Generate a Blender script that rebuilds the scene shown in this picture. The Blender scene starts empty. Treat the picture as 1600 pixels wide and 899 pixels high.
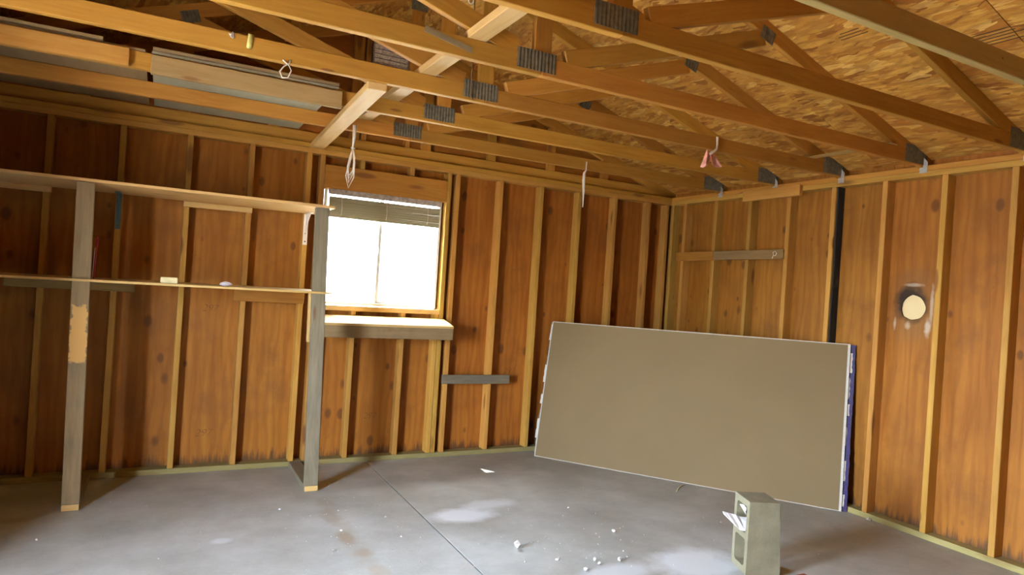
import bpy, bmesh, math, random
from mathutils import Vector, Matrix, noise
random.seed(7)
scene = bpy.context.scene
col = scene.collection
V = Vector

# ------------------------------------------------------------------ camera
CAM = V((-4.4689, -5.2087, 1.4601)); YAW, PITCH, ROLL, FPX = 0.4830, -0.0009, 0.0651, 1046.34
fw = V((math.sin(YAW) * math.cos(PITCH), math.cos(YAW) * math.cos(PITCH), math.sin(PITCH)))
r0 = V((math.cos(YAW), -math.sin(YAW), 0)); u0 = r0.cross(fw)
rr = r0 * math.cos(ROLL) + u0 * math.sin(ROLL); uu = -r0 * math.sin(ROLL) + u0 * math.cos(ROLL)
cd = bpy.data.cameras.new('camera'); cam = bpy.data.objects.new('camera', cd); col.objects.link(cam)
cd.sensor_width = 36; cd.sensor_fit = 'HORIZONTAL'; cd.lens = FPX / 1600 * 36; cd.clip_start = 0.05
cam.matrix_world = Matrix(((rr.x, uu.x, -fw.x, CAM.x), (rr.y, uu.y, -fw.y, CAM.y), (rr.z, uu.z, -fw.z, CAM.z), (0, 0, 0, 1)))
scene.camera = cam

# ------------------------------------------------------------------ sky, sun, exposure
SUN_DIR = V((-0.20, 0.300, 1.0)).normalized()          # towards the sun
world = bpy.data.worlds.new('world'); scene.world = world; world.use_nodes = True
wn = world.node_tree.nodes; bg = wn['Background']
sky = wn.new('ShaderNodeTexSky'); sky.sky_type = 'NISHITA'; sky.sun_disc = False
sky.sun_elevation = math.asin(SUN_DIR.z); sky.sun_rotation = math.atan2(SUN_DIR.x, SUN_DIR.y)
sky.altitude = 1600; sky.dust_density = 4.0
hsv = wn.new('ShaderNodeHueSaturation'); hsv.inputs['Saturation'].default_value = 0.5
world.node_tree.links.new(sky.outputs[0], hsv.inputs['Color']); world.node_tree.links.new(hsv.outputs[0], bg.inputs[0]); bg.inputs[1].default_value = 2.0
sl = bpy.data.lights.new('sun', 'SUN'); sl.energy = 7.0; sl.angle = math.radians(0.55); sl.color = (1.0, 0.955, 0.89)
so = bpy.data.objects.new('sun', sl); col.objects.link(so); so.location = (-3, 4, 12)
so.rotation_euler = (-SUN_DIR).to_track_quat('-Z', 'Y').to_euler()
vs = scene.view_settings; vs.view_transform = 'Standard'; vs.look = 'None'; vs.gamma = 1; vs.use_curve_mapping = False
vs.exposure = 3.38
scene.cycles.diffuse_bounces = 5; scene.cycles.max_bounces = 11
scene.cycles.use_adaptive_sampling = True; scene.cycles.adaptive_threshold = 0.03
DOOR = (-3.60, -2.75, 2.05)                               # doorway in the left wall: y0, y1, height
def portal(name, loc, rot, sx, sy):
    l = bpy.data.lights.new(name, 'AREA'); l.shape = 'RECTANGLE'; l.size = sx; l.size_y = sy
    l.cycles.is_portal = True
    o = bpy.data.objects.new(name, l); col.objects.link(o); o.location = loc; o.rotation_euler = rot
    return o
portal('doorway_portal', (-6.02, (DOOR[0] + DOOR[1]) / 2, DOOR[2] / 2), (math.pi / 2, 0, -math.pi / 2), DOOR[1] - DOOR[0], DOOR[2])
portal('window_portal', (-2.90, 0.13, 1.66), (-math.pi / 2, 0, 0), 0.95, 0.92)

# ------------------------------------------------------------------ materials
MAT = {}
def newmat(name):
    m = bpy.data.materials.new(name); m.use_nodes = True
    nt = m.node_tree; b = nt.nodes['Principled BSDF']; MAT[name] = m
    return m, nt, b
def N(nt, t, **kw):
    n = nt.nodes.new(t)
    for k, v in kw.items():
        if k.startswith('i_'):
            k = k[2:]; n.inputs[int(k) if k.isdigit() else k].default_value = v
        else: setattr(n, k, v)
    return n
def L(nt, a, b): nt.links.new(a, b)
def mixc(nt, fac, a, b, mode='MIX'):
    n = nt.nodes.new('ShaderNodeMix'); n.data_type = 'RGBA'; n.blend_type = mode
    for sock, v in ((n.inputs[0], fac), (n.inputs[6], a), (n.inputs[7], b)):
        if isinstance(v, (int, float)): sock.default_value = v
        elif isinstance(v, tuple): sock.default_value = (*v, 1) if len(v) == 3 else v
        else: nt.links.new(v, sock)
    return n.outputs[2]
def mth(nt, op, a, b=None, c=None, clamp=False):
    n = nt.nodes.new('ShaderNodeMath'); n.operation = op; n.use_clamp = clamp
    for s, v in zip(n.inputs, (a, b, c)):
        if v is None: continue
        if isinstance(v, (int, float)): s.default_value = v
        else: nt.links.new(v, s)
    return n.outputs[0]
def ramp(nt, fac, lo, hi):
    n = nt.nodes.new('ShaderNodeMapRange'); n.clamp = True
    n.inputs[1].default_value = lo; n.inputs[2].default_value = hi
    nt.links.new(fac, n.inputs[0]); return n.outputs[0]
def objvec(nt, scale=(1, 1, 1), rnd=37.0):
    tc = N(nt, 'ShaderNodeTexCoord'); oi = N(nt, 'ShaderNodeObjectInfo')
    off = N(nt, 'ShaderNodeVectorMath', operation='SCALE'); off.inputs[0].default_value = (1, 0.7, 0.37)
    L(nt, mth(nt, 'MULTIPLY', oi.outputs['Random'], rnd), off.inputs[3])
    add = N(nt, 'ShaderNodeVectorMath', operation='ADD'); L(nt, tc.outputs['Object'], add.inputs[0]); L(nt, off.outputs[0], add.inputs[1])
    mp = N(nt, 'ShaderNodeMapping'); mp.inputs['Scale'].default_value = scale; L(nt, add.outputs[0], mp.inputs[0])
    return mp.outputs[0], oi.outputs['Random'], add.outputs[0]
def noi(nt, vec, scale, detail=4, rough=0.55, dist=0.0):
    n = N(nt, 'ShaderNodeTexNoise', i_Scale=scale, i_Detail=detail, i_Roughness=rough, i_Distortion=dist)
    L(nt, vec, n.inputs['Vector']); return n.outputs['Fac']

def wood(name, light, dark, grain=22, knot=0.6, knotcol=(0.16, 0.06, 0.02), kscale=(2.2, 9, 9), rough=0.62, var=0.16, stain=None, spec=0.3, mould=False):
    """lumber / plywood, grain along the local X axis"""
    light = tuple(x * 0.85 for x in light); dark = tuple(x * 0.85 for x in dark)
    m, nt, b = newmat(name)
    v, rnd, raw = objvec(nt, (0.9, 1, 1))
    gv = N(nt, 'ShaderNodeMapping'); gv.inputs['Scale'].default_value = (0.10, 1, 1); L(nt, v, gv.inputs[0])
    g1 = noi(nt, gv.outputs[0], grain, 5, 0.62, 1.2)
    g2 = noi(nt, gv.outputs[0], grain * 4.5, 3, 0.6, 0.3)
    big = noi(nt, v, 2.2, 3, 0.5)
    f = mth(nt, 'ADD', mth(nt, 'MULTIPLY', ramp(nt, g1, 0.34, 0.66), 0.6), mth(nt, 'MULTIPLY', ramp(nt, g2, 0.3, 0.7), 0.25))
    f = mth(nt, 'ADD', f, mth(nt, 'MULTIPLY', ramp(nt, big, 0.35, 0.65), 0.3), clamp=True)
    c = mixc(nt, f, dark, light)
    if mould:                                             # wide cathedral figure of rotary-cut veneer
        wv = N(nt, 'ShaderNodeTexWave', wave_type='BANDS', bands_direction='Y'); wm = N(nt, 'ShaderNodeMapping'); wm.inputs['Scale'].default_value = (0.22, 1, 1)
        L(nt, v, wm.inputs[0]); L(nt, wm.outputs[0], wv.inputs['Vector'])
        for k_, x_ in (('Scale', 5.0), ('Distortion', 9.0), ('Detail', 3.0), ('Detail Scale', 1.4)): wv.inputs[k_].default_value = x_
        c = mixc(nt, mth(nt, 'MULTIPLY', ramp(nt, wv.outputs['Fac'], 0.35, 0.9), 0.28), c, tuple(x * 0.72 for x in dark))
    if knot > 0:
        kv = N(nt, 'ShaderNodeMapping'); kv.inputs['Scale'].default_value = kscale; L(nt, raw, kv.inputs[0])
        vo = N(nt, 'ShaderNodeTexVoronoi', feature='F1'); vo.inputs['Scale'].default_value = 1.0; L(nt, kv.outputs[0], vo.inputs['Vector'])
        vo.inputs['Randomness'].default_value = 1.0
        sep = N(nt, 'ShaderNodeSeparateColor'); L(nt, vo.outputs['Color'], sep.inputs[0])
        size = mth(nt, 'MULTIPLY', sep.outputs[0], 0.24)
        k = mth(nt, 'DIVIDE', vo.outputs['Distance'], mth(nt, 'ADD', size, 0.02))
        k = mth(nt, 'SUBTRACT', 1.0, ramp(nt, k, 0.65, 1.1))
        pick = mth(nt, 'GREATER_THAN', sep.outputs[1], 0.3 if name == 'plywood' else 0.45)
        c = mixc(nt, mth(nt, 'MULTIPLY', mth(nt, 'MULTIPLY', k, pick), knot), c, knotcol)
    if stain:
        s = ramp(nt, noi(nt, v, 3.4, 5, 0.65), 0.5, 0.68)
        c = mixc(nt, mth(nt, 'MULTIPLY', s, stain[1]), c, stain[0])
    if mould:                                             # rot along the foot of the sheets, ragged upwards
        geo = N(nt, 'ShaderNodeNewGeometry'); sx = N(nt, 'ShaderNodeSeparateXYZ'); L(nt, geo.outputs['Position'], sx.inputs[0])
        nz = noi(nt, gv.outputs[0], 30, 4, 0.7, 0.5)
        hgt = mth(nt, 'ADD', sx.outputs[2], mth(nt, 'MULTIPLY', mth(nt, 'SUBTRACT', 0.5, nz), 0.30))
        md = mth(nt, 'SUBTRACT', 1.0, ramp(nt, hgt, 0.035, 0.10))
        c = mixc(nt, mth(nt, 'MULTIPLY', md, 0.75), c, (0.045, 0.03, 0.02))
    hs = N(nt, 'ShaderNodeHueSaturation'); L(nt, c, hs.inputs['Color'])
    L(nt, mth(nt, 'ADD', 1 - var, mth(nt, 'MULTIPLY', rnd, 2 * var)), hs.inputs['Value'])
    L(nt, mth(nt, 'ADD', 0.492, mth(nt, 'MULTIPLY', mth(nt, 'FRACT', mth(nt, 'MULTIPLY', rnd, 7.3)), 0.016)), hs.inputs['Hue'])
    L(nt, hs.outputs[0], b.inputs['Base Color'])
    b.inputs['Roughness'].default_value = rough; b.inputs['Specular IOR Level'].default_value = spec
    bp = N(nt, 'ShaderNodeBump', i_Strength=0.12, i_Distance=0.002); L(nt, g2, bp.inputs['Height']); L(nt, bp.outputs[0], b.inputs['Normal'])
    return m

wood('stud_wood', (0.59, 0.335, 0.072), (0.44, 0.21, 0.034), knot=0.75)
wood('truss_wood', (0.56, 0.29, 0.047), (0.41, 0.18, 0.023), knot=0.7)
wood('plywood', (0.47, 0.183, 0.025), (0.31, 0.098, 0.010), grain=9, knot=0.7, knotcol=(0.10, 0.035, 0.012), kscale=(4.6, 7.5, 7.5), var=0.1,
     stain=((0.19, 0.07, 0.017), 0.5), mould=True)
wood('grey_wood', (0.30, 0.265, 0.18), (0.17, 0.145, 0.09), knot=0.6, stain=((0.15, 0.14, 0.11), 0.5), rough=0.8)
wood('post_wood', (0.36, 0.285, 0.155), (0.24, 0.18, 0.09), knot=0.6, stain=((0.15, 0.13, 0.09), 0.5), rough=0.8)
wood('brown_board', (0.30, 0.20, 0.085), (0.22, 0.135, 0.05), knot=0.4, rough=0.8)
wood('bench_wood', (0.36, 0.26, 0.14), (0.25, 0.165, 0.08), knot=0.7, stain=((0.16, 0.09, 0.045), 0.55), rough=0.8)
wood('pale_chord', (0.62, 0.46, 0.18), (0.50, 0.35, 0.12), knot=0.9, knotcol=(0.06, 0.025, 0.012), kscale=(7, 9, 9))
wood('tan_board', (0.46, 0.32, 0.13), (0.35, 0.225, 0.08), knot=0.6, rough=0.75)
wood('pale_wood', (0.72, 0.50, 0.20), (0.60, 0.375, 0.12), knot=0.6)
wood('treated_wood', (0.42, 0.36, 0.15), (0.30, 0.245, 0.095), knot=0.3, rough=0.8)
wood('dark_wood', (0.035, 0.034, 0.032), (0.018, 0.018, 0.018), knot=0.0, rough=0.7)
wood('grey_panel', (0.52, 0.50, 0.35), (0.42, 0.40, 0.27), grain=6, knot=0.0, rough=0.8)
wood('tan_panel', (0.36, 0.26, 0.12), (0.26, 0.18, 0.08), grain=6, knot=0.0, rough=0.8)

def plain(name, colr, rough=0.6, metal=0.0, nscale=0, amount=0.15, spec=0.4):
    m, nt, b = newmat(name)
    b.inputs['Roughness'].default_value = rough; b.inputs['Metallic'].default_value = metal; b.inputs['Specular IOR Level'].default_value = spec
    v, rnd, raw = objvec(nt)
    n = noi(nt, v, nscale or 12, 4)
    lo = tuple(x * (1 - amount) for x in colr); hi = tuple(min(1, x * (1 + amount)) for x in colr)
    L(nt, mixc(nt, ramp(nt, n, 0.3, 0.7), lo, hi), b.inputs['Base Color'])
    return m
plain('galvanised', (0.16, 0.155, 0.115), 0.5, 0.35, 40, 0.3)
plain('galvanised_bright', (0.55, 0.57, 0.54), 0.4, 0.6, 40, 0.2)
plain('vinyl', (0.82, 0.82, 0.80), 0.4, 0, 5, 0.03)
plain('string_white', (0.72, 0.68, 0.58), 0.8, 0, 60, 0.15)
plain('bracket_white', (0.80, 0.76, 0.68), 0.45, 0, 10, 0.05)
plain('bracket_teal', (0.07, 0.15, 0.17), 0.5, 0, 10, 0.1)
plain('wire_dark', (0.16, 0.11, 0.06), 0.6, 0.3)
plain('cream_paint', (0.74, 0.63, 0.36), 0.7, 0, 4, 0.04)
plain('red_plastic', (0.38, 0.02, 0.03), 0.35, 0, 5, 0.1)
plain('cream_block', (0.78, 0.70, 0.40), 0.7, 0, 30, 0.1)
plain('white_foam', (0.62, 0.60, 0.58), 0.8, 0, 40, 0.1)
plain('lilac_paper', (0.62, 0.60, 0.70), 0.7, 0, 40, 0.12)
plain('rag_yellow', (0.62, 0.62, 0.20), 0.9, 0, 50, 0.2)
plain('rag_pink', (0.70, 0.34, 0.28), 0.9, 0, 60, 0.25)
plain('plastic_white', (0.86, 0.87, 0.90), 0.3, 0, 50, 0.08)
plain('drywall_edge', (0.50, 0.47, 0.42), 0.8, 0, 60, 0.1)
plain('tape_blue', (0.035, 0.025, 0.12), 0.45, 0, 60, 0.3)
plain('paper_white', (0.55, 0.54, 0.50), 0.7, 0, 60, 0.08)
plain('vent_grey', (0.42, 0.37, 0.32), 0.6, 0.1, 40, 0.35)
plain('vent_louvre', (0.85, 0.75, 0.62), 0.7, 0, 60, 0.35)
plain('soot', (0.05, 0.035, 0.025), 0.9)
plain('pencil', (0.12, 0.055, 0.02), 0.9)
plain('stamp_ink', (0.09, 0.05, 0.02), 0.9)
plain('shingle', (0.10, 0.10, 0.10), 0.9, 0, 30, 0.3)
plain('earth', (0.36, 0.33, 0.28), 0.95, 0, 2, 0.2)
plain('rust_brick', (0.30, 0.075, 0.045), 0.9, 0, 30, 0.2)

def m_drywall():
    m, nt, b = newmat('drywall_paper')
    v, rnd, raw = objvec(nt, (1, 1, 1), 0)
    n1 = noi(nt, v, 1.6, 3); n2 = noi(nt, v, 160, 2)
    c = mixc(nt, ramp(nt, n1, 0.3, 0.7), (0.198, 0.142, 0.069), (0.215, 0.157, 0.078))
    c = mixc(nt, mth(nt, 'MULTIPLY', ramp(nt, n2, 0.35, 0.65), 0.10), c, (0.17, 0.13, 0.07))
    L(nt, c, b.inputs['Base Color']); b.inputs['Roughness'].default_value = 0.75; b.inputs['Specular IOR Level'].default_value = 0.25
m_drywall()

def m_osb():
    m, nt, b = newmat('osb')
    v, rnd, raw = objvec(nt)
    wob = N(nt, 'ShaderNodeTexNoise', i_Scale=2.2, i_Detail=3.0); L(nt, v, wob.inputs['Vector'])
    add = N(nt, 'ShaderNodeVectorMath', operation='MULTIPLY_ADD'); L(nt, wob.outputs['Color'], add.inputs[0])
    add.inputs[1].default_value = (0.14, 0.14, 0.14); L(nt, v, add.inputs[2])
    def layer(rot, sc):
        mp = N(nt, 'ShaderNodeMapping'); mp.inputs['Rotation'].default_value = (0, 0, rot); mp.inputs['Scale'].default_value = sc
        L(nt, add.outputs[0], mp.inputs[0])
        vo = N(nt, 'ShaderNodeTexVoronoi', feature='F1', distance='MANHATTAN'); vo.inputs['Scale'].default_value = 1; L(nt, mp.outputs[0], vo.inputs['Vector'])
        sp = N(nt, 'ShaderNodeSeparateColor'); L(nt, vo.outputs['Color'], sp.inputs[0])
        return sp.outputs[0], sp.outputs[1], vo.outputs['Distance']
    a, a2, da = layer(0.25, (7, 24, 1)); bb, b2, db = layer(-0.35, (11, 34, 1)); c_, c2, dc = layer(1.2, (9, 34, 1))
    sel = mth(nt, 'GREATER_THAN', b2, 0.55); sel2 = mth(nt, 'GREATER_THAN', c2, 0.80)
    f = mth(nt, 'ADD', mth(nt, 'MULTIPLY', a, mth(nt, 'SUBTRACT', 1.0, sel)), mth(nt, 'MULTIPLY', bb, sel))
    f = mth(nt, 'ADD', mth(nt, 'MULTIPLY', f, mth(nt, 'SUBTRACT', 1.0, sel2)), mth(nt, 'MULTIPLY', c_, sel2))
    cr = N(nt, 'ShaderNodeValToRGB'); L(nt, f, cr.inputs[0]); e = cr.color_ramp.elements
    e[0].position = 0.0; e[0].color = (0.26, 0.095, 0.012, 1); e[1].position = 1.0; e[1].color = (0.80, 0.52, 0.15, 1)
    for p, cc in ((0.15, (0.46, 0.20, 0.03, 1)), (0.5, (0.57, 0.295, 0.05, 1)), (0.85, (0.66, 0.37, 0.075, 1))):
        x = e.new(p); x.color = cc
    edge = ramp(nt, da, 0.62, 0.95)
    c = mixc(nt, mth(nt, 'MULTIPLY', edge, 0.35), cr.outputs[0], (0.20, 0.08, 0.02))
    big = noi(nt, v, 1.3, 4)
    c = mixc(nt, mth(nt, 'MULTIPLY', ramp(nt, big, 0.45, 0.7), 0.35), c, (0.42, 0.16, 0.03))
    fine = N(nt, 'ShaderNodeMapping'); fine.inputs['Scale'].default_value = (0.2, 1, 1); fine.inputs['Rotation'].default_value = (0, 0, 0.1); L(nt, v, fine.inputs[0])
    fl = noi(nt, fine.outputs[0], 90, 2)
    c = mixc(nt, mth(nt, 'MULTIPLY', ramp(nt, fl, 0.55, 0.75), 0.45), c, (0.28, 0.11, 0.025))
    L(nt, c, b.inputs['Base Color']); b.inputs['Roughness'].default_value = 0.6; b.inputs['Specular IOR Level'].default_value = 0.3
    bp = N(nt, 'ShaderNodeBump', i_Strength=0.35, i_Distance=0.004); L(nt, f, bp.inputs['Height']); L(nt, bp.outputs[0], b.inputs['Normal'])
m_osb()

def m_concrete():
    m, nt, b = newmat('slab_concrete')
    geo = N(nt, 'ShaderNodeNewGeometry'); p = geo.outputs['Position']
    n1 = noi(nt, p, 0.9, 6, 0.6); n2 = noi(nt, p, 4.5, 5, 0.65); n3 = noi(nt, p, 60, 3)
    c = mixc(nt, ramp(nt, n1, 0.4, 0.6), (0.33, 0.34, 0.30), (0.465, 0.50, 0.475))
    c = mixc(nt, mth(nt, 'MULTIPLY', ramp(nt, n2, 0.42, 0.7), 0.35), c, (0.26, 0.25, 0.22))
    c = mixc(nt, mth(nt, 'MULTIPLY', ramp(nt, n3, 0.5, 0.8), 0.22), c, (0.58, 0.57, 0.55))
    sx = N(nt, 'ShaderNodeSeparateXYZ'); L(nt, p, sx.inputs[0])
    def blob(cx, cy, rx, ry, lo=0.5, hi=1.0, ns=5.0, amp=0.9):
        dx = mth(nt, 'DIVIDE', mth(nt, 'SUBTRACT', sx.outputs[0], cx), rx); dy = mth(nt, 'DIVIDE', mth(nt, 'SUBTRACT', sx.outputs[1], cy), ry)
        d = mth(nt, 'SQRT', mth(nt, 'ADD', mth(nt, 'MULTIPLY', dx, dx), mth(nt, 'MULTIPLY', dy, dy)))
        d = mth(nt, 'ADD', d, mth(nt, 'MULTIPLY', mth(nt, 'SUBTRACT', noi(nt, p, ns, 5, 0.65), 0.5), amp))
        return mth(nt, 'SUBTRACT', 1.0, ramp(nt, d, lo, hi))
    # spilled dirt in a trail from the shelf post towards the viewer
    for (cx, cy, rx, ry, a) in ((-3.46, -0.90, 0.07, 0.10, 0.35), (-3.48, -1.16, 0.07, 0.16, 0.45), (-3.47, -1.50, 0.05, 0.13, 0.7), (-3.43, -1.74, 0.06, 0.07, 0.6), (-3.42, -1.98, 0.06, 0.12, 0.45), (-3.45, -1.6, 0.07, 0.6, 0.25)):
        c = mixc(nt, mth(nt, 'MULTIPLY', blob(cx, cy, rx, ry, 0.5, 1.1, 14, 1.1), a), c, (0.30, 0.23, 0.13))
    # window light painted pale in front of the bench, chalky plaster dust elsewhere
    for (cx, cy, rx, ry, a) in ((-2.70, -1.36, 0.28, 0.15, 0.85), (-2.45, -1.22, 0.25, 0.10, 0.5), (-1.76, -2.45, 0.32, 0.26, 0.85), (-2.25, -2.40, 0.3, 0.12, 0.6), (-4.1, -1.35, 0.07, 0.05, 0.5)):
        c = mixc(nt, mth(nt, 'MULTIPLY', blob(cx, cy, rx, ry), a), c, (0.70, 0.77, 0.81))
    L(nt, c, b.inputs['Base Color']); b.inputs['Specular IOR Level'].default_value = 0.35
    L(nt, mth(nt, 'ADD', 0.42, mth(nt, 'MULTIPLY', n2, 0.3)), b.inputs['Roughness'])
    bp = N(nt, 'ShaderNodeBump', i_Strength=0.08, i_Distance=0.003); L(nt, n3, bp.inputs['Height']); L(nt, bp.outputs[0], b.inputs['Normal'])
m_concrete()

def m_block():
    m, nt, b = newmat('block_concrete')
    v, rnd, raw = objvec(nt, (1, 1, 1), 0)
    n1 = noi(nt, v, 9, 5); n2 = noi(nt, v, 120, 3)
    c = mixc(nt, ramp(nt, n1, 0.35, 0.65), (0.19, 0.172, 0.105), (0.25, 0.232, 0.15))
    c = mixc(nt, mth(nt, 'MULTIPLY', ramp(nt, n2, 0.5, 0.7), 0.35), c, (0.16, 0.145, 0.1))
    L(nt, c, b.inputs['Base Color']); b.inputs['Roughness'].default_value = 0.9
    bp = N(nt, 'ShaderNodeBump', i_Strength=0.4, i_Distance=0.003); L(nt, n2, bp.inputs['Height']); L(nt, bp.outputs[0], b.inputs['Normal'])
m_block()

def m_holepanel():
    """plywood sheet with soot and pale smears round the flue hole (local origin at the hole's centre)"""
    src = MAT['plywood']; m = src.copy(); m.name = 'plywood_sooty'; MAT['plywood_sooty'] = m
    nt = m.node_tree; b = nt.nodes['Principled BSDF']; old = b.inputs['Base Color'].links[0].from_socket
    tc = N(nt, 'ShaderNodeTexCoord'); v = tc.outputs['Object']
    sx = N(nt, 'ShaderNodeSeparateXYZ'); L(nt, v, sx.inputs[0])
    def spot(x, y, rx, ry, lo, hi, ns, amp):
        dx = mth(nt, 'DIVIDE', mth(nt, 'SUBTRACT', sx.outputs[0], x), rx); dy = mth(nt, 'DIVIDE', mth(nt, 'SUBTRACT', sx.outputs[1], y), ry)
        d = mth(nt, 'SQRT', mth(nt, 'ADD', mth(nt, 'MULTIPLY', dx, dx), mth(nt, 'MULTIPLY', dy, dy)))
        d = mth(nt, 'ADD', d, mth(nt, 'MULTIPLY', mth(nt, 'SUBTRACT', noi(nt, v, ns, 4), 0.5), amp))
        return mth(nt, 'SUBTRACT', 1.0, ramp(nt, d, lo, hi))
    c = mixc(nt, mth(nt, 'MULTIPLY', spot(0.0, 0, 0.30, 0.17, 0.4, 1.1, 9, 0.6), 0.5), old, (0.20, 0.12, 0.05))
    c = mixc(nt, mth(nt, 'MULTIPLY', spot(0.03, 0.012, 0.13, 0.112, 0.7, 1.15, 14, 0.7), 0.93), c, (0.022, 0.015, 0.012))
    for (x, y, rx, ry, a) in ((-0.13, -0.105, 0.07, 0.022, 0.6), (0.02, -0.125, 0.16, 0.014, 0.45), (-0.12, 0.12, 0.05, 0.012, 0.5), (-0.125, 0.03, 0.03, 0.022, 0.4), (0.155, 0.0, 0.014, 0.07, 0.4)):
        c = mixc(nt, mth(nt, 'MULTIPLY', spot(x, y, rx, ry, 0.4, 1.1, 30, 0.8), a), c, (0.66, 0.62, 0.52))
    L(nt, c, b.inputs['Base Color'])
m_holepanel()

def m_post():
    """grey weathered post with a bare patch where the surface has split away"""
    for nm, rot in (('post_split', True),):
        m = MAT['post_wood'].copy(); m.name = nm; MAT[nm] = m
        nt = m.node_tree; b = nt.nodes['Principled BSDF']; old = b.inputs['Base Color'].links[0].from_socket
        tc = N(nt, 'ShaderNodeTexCoord'); v = tc.outputs['Object']; sx = N(nt, 'ShaderNodeSeparateXYZ'); L(nt, v, sx.inputs[0])
        n1 = noi(nt, v, 26, 4)
        h = mth(nt, 'ADD', sx.outputs[0], mth(nt, 'MULTIPLY', mth(nt, 'SUBTRACT', n1, 0.5), 0.10))
        k = mth(nt, 'MULTIPLY', ramp(nt, h, -0.115, -0.105), mth(nt, 'SUBTRACT', 1.0, ramp(nt, h, 0.225, 0.235)))
        e = mth(nt, 'SUBTRACT', 1.0, ramp(nt, mth(nt, 'ADD', mth(nt, 'ABSOLUTE', sx.outputs[1]), mth(nt, 'MULTIPLY', mth(nt, 'SUBTRACT', n1, 0.5), 0.06)), 0.036, 0.042))
        L(nt, mixc(nt, mth(nt, 'MULTIPLY', k, e), old, (0.62, 0.38, 0.13)), b.inputs['Base Color'])
m_post()

def m_glass():
    m, nt, b = newmat('window_glass')
    g = N(nt, 'ShaderNodeBsdfTransparent'); gl = N(nt, 'ShaderNodeBsdfGlossy', i_Roughness=0.02); fr = N(nt, 'ShaderNodeFresnel', i_IOR=1.45)
    mx = N(nt, 'ShaderNodeMixShader'); L(nt, mth(nt, 'MULTIPLY', fr.outputs[0], 0.6), mx.inputs[0]); L(nt, g.outputs[0], mx.inputs[1]); L(nt, gl.outputs[0], mx.inputs[2])
    g.inputs[0].default_value = (0.75, 0.77, 0.76, 1)
    L(nt, mx.outputs[0], nt.nodes['Material Output'].inputs[0])
m_glass()
def m_slat():
    m, nt, b = newmat('blind_slat')
    b.inputs['Base Color'].default_value = (0.40, 0.37, 0.23, 1); b.inputs['Roughness'].default_value = 0.5
    tr = N(nt, 'ShaderNodeBsdfTranslucent'); tr.inputs[0].default_value = (0.45, 0.40, 0.22, 1)
    mx = N(nt, 'ShaderNodeMixShader'); mx.inputs[0].default_value = 0.12
    L(nt, b.outputs[0], mx.inputs[1]); L(nt, tr.outputs[0], mx.inputs[2]); L(nt, mx.outputs[0], nt.nodes['Material Output'].inputs[0])
m_slat()

# ------------------------------------------------------------------ object helpers
WM = {}
def attach(o, parent, M):
    WM[o.name] = M.copy()
    if parent is not None:
        o.parent = parent; o.matrix_basis = WM[parent.name].inverted() @ M
    else: o.matrix_basis = M
    return o
def tag(o, label=None, cat=None, group=None, kind=None):
    if label: o['label'] = label
    if cat: o['category'] = cat
    if group: o['group'] = group
    if kind: o['kind'] = kind
    return o
def empty(name, loc=(0, 0, 0), rotz=0.0):
    o = bpy.data.objects.new(name, None); o.empty_display_size = 0.1; col.objects.link(o)
    M = Matrix.Translation(V(loc)) @ Matrix.Rotation(rotz, 4, 'Z'); return attach(o, None, M)
def mobj(name, verts, faces, mat, parent=None, M=None, smooth=False):
    me = bpy.data.meshes.new(name); me.from_pydata([tuple(v) for v in verts], [], faces); me.update()
    me.materials.append(MAT[mat])
    if smooth:
        for p in me.polygons: p.use_smooth = True
    o = bpy.data.objects.new(name, me); col.objects.link(o)
    return attach(o, parent, M if M is not None else (WM[parent.name] if parent is not None else Matrix()))
BOX = {}
def boxmesh(l, w, t, mat, bev):
    key = (round(l, 4), round(w, 4), round(t, 4), mat, bev)
    if key in BOX: return BOX[key]
    bm = bmesh.new(); bmesh.ops.create_cube(bm, size=1.0); bmesh.ops.scale(bm, vec=(l, w, t), verts=bm.verts)
    if bev: bmesh.ops.bevel(bm, geom=list(bm.edges), offset=min(bev, t * 0.3, w * 0.3), segments=1, affect='EDGES')
    me = bpy.data.meshes.new('board'); bm.to_mesh(me); bm.free(); me.materials.append(MAT[mat]); BOX[key] = me
    return me
def frame(a, b, wdir):
    a, b, wdir = V(a), V(b), V(wdir); x = (b - a).normalized(); y = (wdir - x * wdir.dot(x)).normalized(); z = x.cross(y); c = (a + b) / 2
    return Matrix(((x.x, y.x, z.x, c.x), (x.y, y.y, z.y, c.y), (x.z, y.z, z.z, c.z), (0, 0, 0, 1)))
def board(name, a, b, w, t, wdir, mat, parent=None, bev=0.003):
    """timber from a to b (centre line), width w along wdir, thickness t across"""
    me = boxmesh((V(b) - V(a)).length, w, t, mat, bev)
    o = bpy.data.objects.new(name, me); col.objects.link(o)
    return attach(o, parent, frame(a, b, wdir))
def box(name, lo, hi, mat, parent=None, bev=0.002):
    """axis-aligned, grain along the longest side"""
    lo, hi = V(lo), V(hi); d = hi - lo; c = (lo + hi) / 2; ax = max(range(3), key=lambda i: d[i])
    o1 = [i for i in range(3) if i != ax]; wa = max(o1, key=lambda i: d[i]); ta = [i for i in o1 if i != wa][0]
    e = V((0, 0, 0)); e[ax] = d[ax] / 2; wd = V((0, 0, 0)); wd[wa] = 1
    return board(name, c - e, c + e, d[wa], d[ta], wd, mat, parent, bev)
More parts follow.
